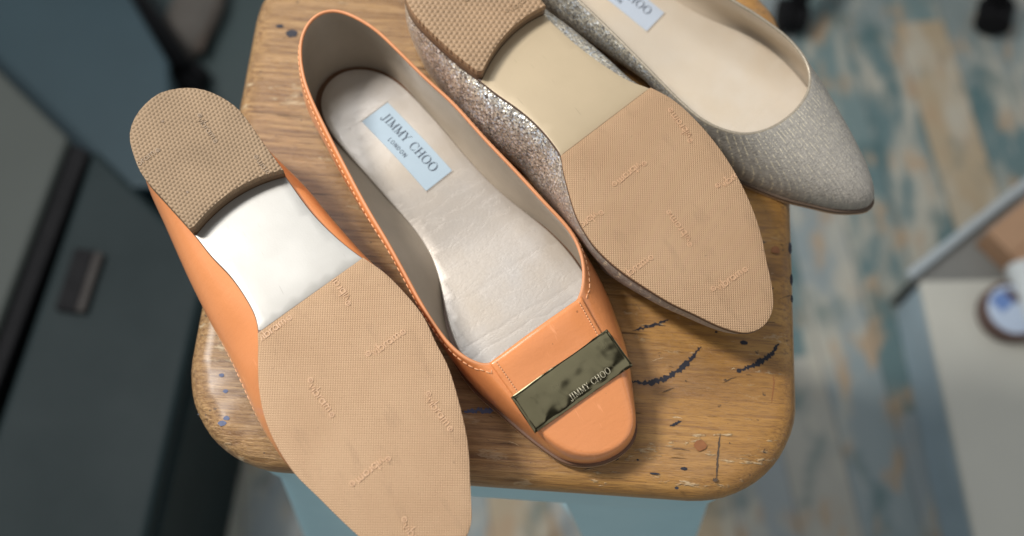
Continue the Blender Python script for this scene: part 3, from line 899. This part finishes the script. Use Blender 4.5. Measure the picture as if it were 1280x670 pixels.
def mark(path, w, mi, jag=.35, seg=26):
    """hand-made mark: an uneven ribbon lying on the seat"""
    P = resample_open(np.array([(*p, 0) for p in path], float), seg)
    _mk[0] += 1
    z = Zs + .00012 + _mk[0] * 6e-6
    L = []; Rr = []
    for i in range(seg):
        t_ = P[min(i + 1, seg - 1)] - P[max(i - 1, 0)]; t_ /= np.linalg.norm(t_)
        nn = np.array([-t_[1], t_[0]])
        e = min(1, .25 + 3.2 * min(i, seg - 1 - i) / seg)
        wa = w * e * (1 + random.uniform(-jag, jag)); wb = w * e * (1 + random.uniform(-jag, jag))
        sh = random.uniform(-.25, .25) * w * jag
        L.append((*L2(P[i, :2] + nn * (wa / 2 + sh)), z)); Rr.append((*L2(P[i, :2] - nn * (wb / 2 - sh)), z))
    mb.grid([[a, b] for a, b in zip(L, Rr)], False, mi)
def blob(c, rx, ry, mi, n=18):
    _mk[0] += 1
    z = Zs + .00012 + _mk[0] * 6e-6
    pts = [(*L2((c[0] + rx * math.cos(2 * math.pi * k / n) * random.uniform(.82, 1.1), c[1] + ry * math.sin(2 * math.pi * k / n) * random.uniform(.82, 1.1))), z) for k in range(n)]
    mb.add(pts, [tuple(range(n))], mi)
mark([(21.08, 7.75), (21.92, 8.0), (22.84, 8.41)], .13, 1, .8)
mark([(21.5, 8.0), (22.3, 8.12), (22.7, 8.1)], .07, 1, .8)
mark([(21.08, 5.19), (21.91, 5.17), (22.66, 5.38), (23.41, 5.94), (23.97, 6.58), (24.39, 7.17)], .21, 1, .75, 60)
mark([(26.25, 6.1), (27.01, 6.47), (27.66, 6.92), (28.13, 7.55)], .24, 1, .6, 40)
blob((26.2, 6.08), .12, .12, 1)
mark([(25.11, .8), (25.22, 2.29), (25.3, 2.98)], .085, 2, .5)
mark([(24.95, .78), (25.2, .82)], .14, 2, .5, 8)
mark([(27.7, 4.6), (27.85, 5.6), (27.8, 6.0)], .06, 3, .5)
for (x, y), a, b in (((26.45, 7.5), .20, .12), ((25.12, 7.95), .07, .06), ((23.65, 1.22), .17, .08), ((23.33, .31), .10, .07), ((20.53, 1.48), .11, .10), ((21.52, 1.48), .06, .05), ((2.3, 23.41), .35, .25), ((1.58, 23.83), .22, .12), ((28.78, 12.6), .09, .35), ((28.8, 10.9), .08, .3), ((28.8, 9.9), .06, .2), ((22.3, .9), .25, .05)):
    blob((x, y), a, b, 1)
mark([(22.95, 3.18), (23.5, 3.45)], .11, 1, .7, 10)
for (x, y), a in (((1.77, 4.15), .13), ((2.09, 3.39), .13), ((2.2, 1.85), .2), ((2.35, 2.1), .16)):
    blob((x, y), a, a * .7, 4)
mark([(13.37, 3.17), (14.2, 3.3), (14.93, 3.4)], .22, 4, .8)
for _ in range(34):
    x, y = random.uniform(14, 28.4), random.uniform(.8, 12.)
    a = random.uniform(-.5, .5); l = random.uniform(.15, .9)
    mark([(x, y), (x + l * .5 * math.cos(a), y + l * .5 * math.sin(a) + .03), (x + l * math.cos(a), y + l * math.sin(a))], random.choice((.018, .025, .035)), random.choice((2, 2, 5, 5, 5)), .7, 9)
for _ in range(26):
    blob((random.uniform(.6, 28.4), random.uniform(.5, 13)), random.uniform(.02, .06), random.uniform(.02, .05), random.choice((1, 2)), 9)
blob((24.37, 2.35), .30, .27, 3); blob((28.05, 12.44), .22, .20, 3)
seat = mb.build('seat', [M_WOOD, M_MARK, M_MARK2, M_RUST, M_BLUEINK, plain('pale_scratch', (.60, .46, .28), .7)], stool, angle=R(50))
# steel frame ring under the seat
mb = MB()
for zz0, zz1, i0, i1 in ((Zs - .026, Zs - .0216, .008, .06), (Zs - .074, Zs - .0262, .0065, .0095)):
    A = rrect(-h1 + i0, -h2 + i0, h1 - i0, h2 - i0, .045); Bq = rrect(-h1 + i1, -h2 + i1, h1 - i1, h2 - i1, .045 - min(.04, i1 - i0))
    mb.grid([[(*a, zz1), (*a, zz0), (*b, zz0), (*b, zz1), (*a, zz1)] for a, b in zip(A, Bq)], True)
mb.build('seat_frame', M_BLUE, stool, angle=R(40))
# pressed-steel legs: angle section, wide at the top and narrowing to the foot, splayed outwards
for sx_, sy_ in ((-1, -1), (1, -1), (1, 1), (-1, 1)):
    mb = MB(); rows = []
    for k in range(15):
        t_ = k / 14
        z = (Zs - .028) * (1 - t_) + .0 * t_
        out = .006 + .055 * t_ ** 1.2
        wd = .062 * (1 - t_) ** 1.2 + .034
        cx, cy = h1 - .030 + out, h2 - .030 + out
        sec = [(cx - wd, cy), (cx - .014, cy), (cx - .004, cy - .004), (cx, cy - .014), (cx, cy - wd),
               (cx - .0035, cy - wd), (cx - .0045, cy - .016), (cx - .008, cy - .008), (cx - .016, cy - .0045), (cx - wd, cy - .0035)]
        rows.append([(sx_ * x, sy_ * y, z) for x, y in sec + sec[:1]])
    mb.grid(rows)
    leg = mb.build('leg', M_BLUE, stool, angle=R(40))
    mb = MB(); mb.prism([(sx_ * x, sy_ * y) for x, y in [(h1 + .031 - .04, h2 + .0355), (h1 + .0355, h2 + .0355), (h1 + .0355, h2 + .031 - .04)]], -.001, .012)
    mb.build('rubber_foot', plain('black_rubber', (.02, .02, .022), .6), leg)
# cross brace between the legs, low down
mb = MB()
for s_ in (-1, 1):
    mb.tube([(-h1 - .004, s_ * (-h2 - .004), .20 + s_ * .004), (h1 + .004, s_ * (h2 + .004), .20 + s_ * .004)], .006, 8)
mb.build('cross_brace', M_BLUE, stool)

# ------------------------------------------------------------------ floor
def floor_mat():
    t = NT('weathered_painted_boards')
    co = t.co(rot=(0, 0, R(-7)))
    sx = t.n.new('ShaderNodeSeparateXYZ'); t.link(co, sx.inputs[0])
    W = .066
    xs = t.math('DIVIDE', sx.outputs[0], W)
    col = t.math('FLOOR', xs)
    wn = t.n.new('ShaderNodeTexWhiteNoise'); wn.noise_dimensions = '1D'; t.link(col, wn.inputs['W'])
    ys = t.math('ADD', t.math('DIVIDE', sx.outputs[1], .34), t.math('MULTIPLY', wn.outputs['Value'], 7.3))
    rowi = t.math('FLOOR', ys)
    cmb = t.n.new('ShaderNodeCombineXYZ'); t.link(col, cmb.inputs[0]); t.link(rowi, cmb.inputs[1])
    w2 = t.n.new('ShaderNodeTexWhiteNoise'); w2.noise_dimensions = '2D'; t.link(cmb.outputs[0], w2.inputs['Vector'])
    base = t.ramp(w2.outputs['Value'], [(0., (.10, .16, .165)), (.20, (.22, .26, .265)), (.38, (.14, .20, .20)), (.53, (.25, .28, .285)), (.66, (.32, .31, .27)), (.80, (.19, .23, .225)), (.91, (.35, .28, .185))], 'CONSTANT')
    st = t.co(rot=(0, 0, R(-7)), scale=(3.0, 1, 1))
    a = t.noise(st, 8, 4, .6)
    b = t.noise(t.co(rot=(0, 0, R(-7)), scale=(2.2, 1, 1), loc=(3, 1, 0)), 13, 4, .6)
    d = t.noise(t.co(scale=(1.6, 1, 1), loc=(7, 2, 0)), 10, 3, .6)
    c = t.mix(t.ramp(a, [(.48, 0.), (.62, .85)]), base, (.40, .375, .31))
    c = t.mix(t.ramp(b, [(.54, 0.), (.66, .85)]), c, (.36, .25, .15))
    c = t.mix(t.ramp(d, [(.55, 0.), (.70, .75)]), c, (.05, .11, .115))
    c = t.mix(t.ramp(t.noise(st, 30, 4, .7), [(.60, 0.), (.72, .5)]), c, (.40, .39, .35))
    gap = t.ramp(t.math('ABSOLUTE', t.math('SUBTRACT', t.math('FRACT', xs), .5)), [(.475, 0.), (.497, .6)])
    c = t.mix(gap, c, (.05, .055, .05))
    return t.out(Base_Color=c, Roughness=.5, Normal=t.bump(a, .15, .002))
mb = MB(); mb.grid([[(-6, -6, ZFLOOR), (-6, 6, ZFLOOR)], [(6, -6, ZFLOOR), (6, 6, ZFLOOR)]])
fl = mb.build('floor', floor_mat(), None, smooth=False); tag(fl, kind='structure')

# ------------------------------------------------------------------ things around the stool (all out of focus in the photograph)
M_SLATE = plain('dark_slate_paint', (.009, .019, .021), .6, var=.4, Specular_IOR_Level=.2, scale=7, bump=.05, bscale=60)
M_GREY = plain('grey_enamel', (.058, .066, .060), .6, var=.2, Specular_IOR_Level=.25, scale=7, bump=.05, bscale=60)
M_SLATE2 = plain('slate_blue_enamel', (.030, .058, .072), .5, var=.4, Specular_IOR_Level=.3, scale=6, bump=.05, bscale=60)
M_BLACK = plain('black_plastic', (.006, .006, .007), .7, Specular_IOR_Level=.15)
M_MAT = plain('dark_teal_mat', (.026, .046, .047), .5, var=.35, scale=9, bump=.3, bscale=120)
M_SILVER = plain('grey_metal_bar', (.42, .47, .49), .5, .2)

# dark cabinet, lid with a recessed handle
A = [(-.327, .410), (-.374, .08), (-.215, .08), (-.205, .300)]
cab = empty('cabinet', (-.29, .2, ZFLOOR), (0, 0, 0), 'dark slate cabinet with a recessed handle, left of the stool', 'cabinet')
sh = lambda P: [(x + .29, y - .2) for x, y in P]
K = 1.267
A = [(-.326 * K, .412 * K), (-.390 * K, .02), (-.255 * K, .02), (-.222 * K, .312 * K)]
mb = MB(); mb.prism(sh(A), .0, .225); mb.build('body', M_SLATE, cab, smooth=False, bevel=.006)
A2 = [(-.324 * K, .410 * K), (-.386 * K, .03), (-.255 * K, .03), (-.224 * K, .314 * K)]
mb = MB(); mb.prism(sh(A2), .228, .25); mb.build('lid', M_SLATE, cab, smooth=False, bevel=.006)
mb = MB(); mb.box((-.319 * K + .29, .298 * K - .2, .2535), (.020, .062, .006), rz=R(-9)); mb.box((-.308 * K + .29, .296 * K - .2, .2540), (.008, .060, .008), 1, rz=R(-9))
mb.build('handle', [M_BLACK, plain('worn_brown_grip', (.022, .017, .014), .7)], cab, smooth=False, bevel=.0015)
# taller grey cabinet beside it, black gasket between
cab2 = empty('cabinet', (-.45, .3, ZFLOOR), (0, 0, 0), 'plain grey cabinet at the left edge, black gasket along its side', 'cabinet')
sh2 = lambda P: [(x + .45, y - .3) for x, y in P]
Bq = [(-.345 * K, .420 * K), (-.60 * K, .66 * K), (-.72 * K, .10 * K), (-.402 * K, .10 * K)]
mb = MB(); mb.prism(sh2(Bq), 0, .248); mb.build('body', M_GREY, cab2, smooth=False, bevel=.006)
mb = MB(); mb.prism(sh2([(a * K, b * K) for a, b in [(-.345, .418), (-.401, .10), (-.3905, .10), (-.330, .412)]]), .0, .240); mb.build('gasket', M_BLACK, cab2, smooth=False, bevel=.003)
# low slate-blue chest further back
C_ = [(-.391, .70), (-.330, .575), (-.262, .430), (-.46, .20), (-.95, .40), (-.75, .98)]
ch = empty('chest', (-.5, .6, ZFLOOR), (0, 0, 0), 'smooth slate blue metal chest behind the grey cabinet', 'chest')
sh3 = lambda P: [(x + .5, y - .6) for x, y in P]
C_ = [(-.345, .575), (-.440, .760), (-.95, .98), (-.95, .50), (-.60, .672), (-.345, .43)]
C_ = [(-.335 * 1.178, .585 * 1.178), (-.460 * 1.178, .790 * 1.178), (-1.3, .95), (-1.3, .53), (-.31 * 1.178, .53)]
mb = MB(); mb.prism(sh3(C_), 0, .125); mb.build('body', M_SLATE2, ch, smooth=False, bevel=.008)
mb = MB(); mb.prism(sh3([(-.331 * 1.178, .587 * 1.178), (-.462 * 1.178, .797 * 1.178), (-1.3, .96), (-1.3, .53), (-.306 * 1.178, .53)]), .1255, .14); mb.build('lid', M_SLATE2, ch, smooth=False, bevel=.005)
# mat
mb = MB(); mb.prism([(x, y) for x, y in rrect(-1.1, .30, -.315, .9, .03)], ZFLOOR + .001, ZFLOOR + .006)
m_ = mb.build('floor_mat', M_MAT, None, smooth=False); tag(m_, 'dark teal rubber mat on the floor behind the stool', 'mat')

def caster_mb(c, rz, rad=.023):
    x, y = c
    w = MB()
    for s_ in (-1, 1):
        M = Matrix.Translation((x, y, rad)) @ Matrix.Rotation(rz, 4, 'Z') @ Matrix.Translation((0, s_ * .011, 0)) @ Matrix.Rotation(R(90), 4, 'X')
        w.lathe([(0, -.008), (rad * .8, -.008), (rad, -.005), (rad, .005), (rad * .8, .008), (0, .008)], 28, 0, M)
    M = Matrix.Translation((x, y, rad)) @ Matrix.Rotation(rz, 4, 'Z') @ Matrix.Rotation(R(90), 4, 'X')
    w.lathe([(0, -.003), (rad * .97, -.003), (rad * .97, .003), (0, .003)], 24, 0, M)
    w.lathe([(0, .0), (.006, .0), (.006, .028), (0, .028)], 12, 0, Matrix.Translation((x, y, rad + .004)))
    return w
def rolling_base(loc, r_, n, a0, label, name='swivel_chair', cat='chair base', hmat=None):
    t = empty(name, (loc[0], loc[1], ZFLOOR), (0, 0, 0), label, cat)
    hub = MB(); hub.lathe([(0, .05), (.032, .05), (.036, .06), (.036, .10), (.026, .11), (.026, .30), (0, .30)], 28); hub.build('hub', M_BLACK, t, angle=R(40))
    for k in range(n):
        a = a0 + 2 * math.pi * k / n
        p = (r_ * math.cos(a), r_ * math.sin(a))
        q = (math.cos(a) * .03, math.sin(a) * .03)
        mb = MB(); mb.tube([(q[0], q[1], .085), (p[0] * .6, p[1] * .6, .075), (p[0], p[1], .058)], [.020, .017, .013], 10); mb.build('leg', M_BLACK, t)
        caster_mb(p, a + .6).build('caster', M_BLACK, t, angle=R(40))
    return t
# base of a swivel chair whose hub lies beyond the frame: two casters show
cA, cB = np.array([.358, .835]), np.array([.618, .835])
mid = (cA + cB) / 2; rad = np.linalg.norm(cA - cB) / (2 * math.sin(R(36))); hy = math.sqrt(rad ** 2 - (np.linalg.norm(cA - cB) / 2) ** 2)
rolling_base((mid[0], mid[1] + hy), rad, 5, R(-126), 'black five star base on casters at the top right of the floor')
# rolling stand at top left
rolling_base((-.529, .899), .205, 4, R(-52), 'black rolling stand on casters at the top left', 'rolling_stand', 'stand')
# taupe canvas pouch lying by the stand
pouch = empty('pouch', (-.408, .835, ZFLOOR + .006), (0, 0, R(78)), 'taupe fabric pouch lying on the mat at the top left', 'pouch')
mb = MB(); rows = []
for i in range(25):
    u = i / 24; x = (u - .5) * .13
    wv = .026 * (1 - abs(2 * u - 1) ** 3.2) + .008; hh = .034 * (1 - abs(2 * u - 1) ** 2.6) + .005
    rows.append([(x, wv * math.cos(a) * (1 + .06 * math.sin(7 * u + 3 * a)), hh * .5 + hh * .5 * math.sin(a) * (1 + .1 * math.sin(9 * u))) for a in [2 * math.pi * k / 20 for k in range(21)]])
mb.grid(rows); mb.build('bag', plain('taupe_canvas', (.085, .075, .065), .8, var=.3), pouch)
mb = MB(); mb.box((.0, -.027, .022), (.11, .010, .012)); mb.build('flap', plain('dark_brown_canvas', (.055, .04, .03), .8), pouch, smooth=False, bevel=.003)

# low crate at right: cream lid on pale blue sides
crate = empty('crate', (.52, .3, ZFLOOR), (0, 0, 0), 'low crate with a cream lid and pale blue side, right edge', 'crate')
sh4 = lambda P: [(x - .52, y - .3) for x, y in P]
Q = [(.444, .443), (.468, .02), (.80, .02), (.80, .448)]
mb = MB(); mb.prism(sh4([(.445, .442), (.469, .02), (.80, .02), (.80, .446)]), 0, .080); mb.build('body', plain('pale_blue_grey_paint', (.36, .46, .52), .5, var=.4, scale=18), crate, smooth=False, bevel=.003)
mb = MB(); mb.prism(sh4(Q), .0803, .090); mb.build('lid', plain('cream_board', (.50, .49, .43), .5, var=.15, scale=12), crate, smooth=False, bevel=.003)
# grey metal bar with its panel, lying diagonally behind the crate
bar = empty('metal_frame', (.50, .50, ZFLOOR), (0, 0, 0), 'grey metal edged panel lying diagonally behind the cream crate', 'panel')
sh5 = lambda P: [(x - .50, y - .50) for x, y in P]
mb = MB(); mb.prism(sh5([(.436, .448), (.62, .588), (.80, .588), (.80, .450)]), 0, .072); mb.build('panel', plain('grey_board', (.20, .20, .185), .6, var=.2), bar, smooth=False, bevel=.002)
mb = MB(); p0, p1 = np.array([.436, .452]), np.array([.64, .607]); d_ = (p1 - p0) / np.linalg.norm(p1 - p0); n_ = np.array([-d_[1], d_[0]]) * .0050
mb.prism(sh5([tuple(p0 - n_), tuple(p1 - n_), tuple(p1 + n_), tuple(p0 + n_)]), .074, .084); mb.build('rail', M_SILVER, bar, smooth=False, bevel=.002)
# polish tin tilted on the crate
tin = empty('round_tin', (.530, .4020, ZFLOOR + .0905), (R(0), R(0), R(20)), 'round brown rimmed tin with a pale blue lid on the cream crate', 'tin')
mb = MB(); mb.lathe([(0, 0), (.031, 0), (.0325, .002), (.0325, .018), (.0300, .0205), (.0275, .0205)], 48); mb.build('rim', plain('brown_enamel', (.085, .040, .030), .4), tin, angle=R(40))
mb = MB(); mb.lathe([(0, .0208), (.0255, .0208), (.0276, .0196)], 48)
mb.box((-.008, .012, .0212), (.018, .018, .0008), 1, R(20)); mb.box((.006, .014, .0214), (.008, .016, .0012), 2, R(20)); mb.build('lid', [plain('pale_blue_enamel', (.42, .50, .62), .35), plain('mid_blue_print', (.13, .22, .46), .4), plain('dark_brown_print', (.07, .04, .05), .5)], tin, angle=R(40))
# cardboard box
bx = empty('cardboard_box', (.574, .490, ZFLOOR + .0725), (0, 0, R(38)), 'brown cardboard box beside the grey bar, right edge', 'box')
mb = MB(); mb.box((0, 0, .018), (.085, .075, .036)); mb.build('carton', plain('brown_card', (.36, .21, .12), .8, var=.2), bx, smooth=False, bevel=.002)
mb = MB(); mb.box((.0, -.0195, .0372), (.086, .036, .0016), rz=0); mb.box((.0, .0195, .0370), (.086, .036, .0012)); mb.build('flap', plain('brown_card_flap', (.38, .23, .135), .8, var=.2), bx, smooth=False)
# white bottle lying on the crate
bo = empty('bottle', (.554, .405, ZFLOOR + .108), (R(90), 0, R(8)), 'white plastic bottle with a cream cap lying on the crate', 'bottle')
mb = MB(); mb.lathe([(0, -.05), (.014, -.05), (.0165, -.046), (.0165, .012), (.014, .022), (.007, .026), (.007, .030), (0, .030)], 32); mb.build('body', plain('white_plastic', (.52, .55, .55), .35), bo, angle=R(50))
mb = MB(); mb.lathe([(0, .027), (.0105, .027), (.0105, .048), (.009, .050), (0, .050)], 28); mb.build('cap', plain('cream_plastic', (.62, .60, .46), .4), bo, angle=R(40))

# ------------------------------------------------------------------ camera
cam = bpy.data.cameras.new('camera'); co_ = bpy.data.objects.new('camera', cam); COL.objects.link(co_)
cam.sensor_width = 36; cam.lens = 36 * 1373 / 1280
co_.location = (0, 0, .50); co_.rotation_euler = (R(22.4), 0, 0)
cam.clip_start = .01; cam.clip_end = 50
cam.dof.use_dof = True; cam.dof.focus_distance = .497
cam.dof.aperture_fstop = (cam.lens * .001) / .0095
sc.camera = co_

# ------------------------------------------------------------------ light: a shop ceiling fitting and the soft light of the room
def area(name, loc, target, size, size_y, power, col):
    l = bpy.data.lights.new(name, 'AREA'); l.shape = 'RECTANGLE'; l.size = size; l.size_y = size_y; l.energy = power; l.color = col
    o = bpy.data.objects.new(name, l); COL.objects.link(o); o.location = loc
    d = Vector(target) - Vector(loc); o.rotation_euler = d.to_track_quat('-Z', 'Y').to_euler()
    return o
area('ceiling_lamp', (-.85, .50, 1.22), (0, .25, 0), .15, .30, 24, (1., .97, .93))
area('window_light', (-.50, .95, 1.5), (0, .25, 0), .60, .50, 7, (.93, .96, 1.))

w = bpy.data.worlds.new('World'); sc.world = w; w.use_nodes = True
nt = w.node_tree; bg = nt.nodes['Background']
tc = nt.nodes.new('ShaderNodeTexCoord'); sp = nt.nodes.new('ShaderNodeSeparateXYZ'); nt.links.new(tc.outputs['Generated'], sp.inputs[0])
ad = nt.nodes.new('ShaderNodeMath'); ad.operation = 'MULTIPLY_ADD'; ad.inputs[1].default_value = .5; ad.inputs[2].default_value = .5; nt.links.new(sp.outputs[1], ad.inputs[0])
rp = nt.nodes.new('ShaderNodeValToRGB'); nt.links.new(ad.outputs[0], rp.inputs[0])
rp.color_ramp.elements[0].position = .1; rp.color_ramp.elements[0].color = (.42, .42, .42, 1)
rp.color_ramp.elements[1].position = .9; rp.color_ramp.elements[1].color = (.72, .75, .78, 1)
# noise patches simulating an unseen room, added to vary the reflections
nz = nt.nodes.new('ShaderNodeTexNoise'); nz.inputs['Scale'].default_value = 2.6; nz.inputs['Detail'].default_value = 3; nt.links.new(tc.outputs['Generated'], nz.inputs['Vector'])
r2 = nt.nodes.new('ShaderNodeValToRGB'); nt.links.new(nz.outputs['Fac'], r2.inputs[0])
r2.color_ramp.elements[0].position = .46; r2.color_ramp.elements[0].color = (.15, .15, .15, 1)
r2.color_ramp.elements[1].position = .53; r2.color_ramp.elements[1].color = (1.6, 1.6, 1.6, 1)
mx = nt.nodes.new('ShaderNodeMix'); mx.data_type = 'RGBA'; mx.blend_type = 'MULTIPLY'; mx.inputs[0].default_value = 1
nt.links.new(rp.outputs[0], mx.inputs[6]); nt.links.new(r2.outputs[0], mx.inputs[7])
nt.links.new(mx.outputs[2], bg.inputs[0]); bg.inputs[1].default_value = .85

sc.view_settings.view_transform = 'Standard'; sc.view_settings.look = 'None'
sc.view_settings.exposure = 0; sc.view_settings.gamma = 1
sc.cycles.use_denoising = True
sc.cycles.max_bounces = 8
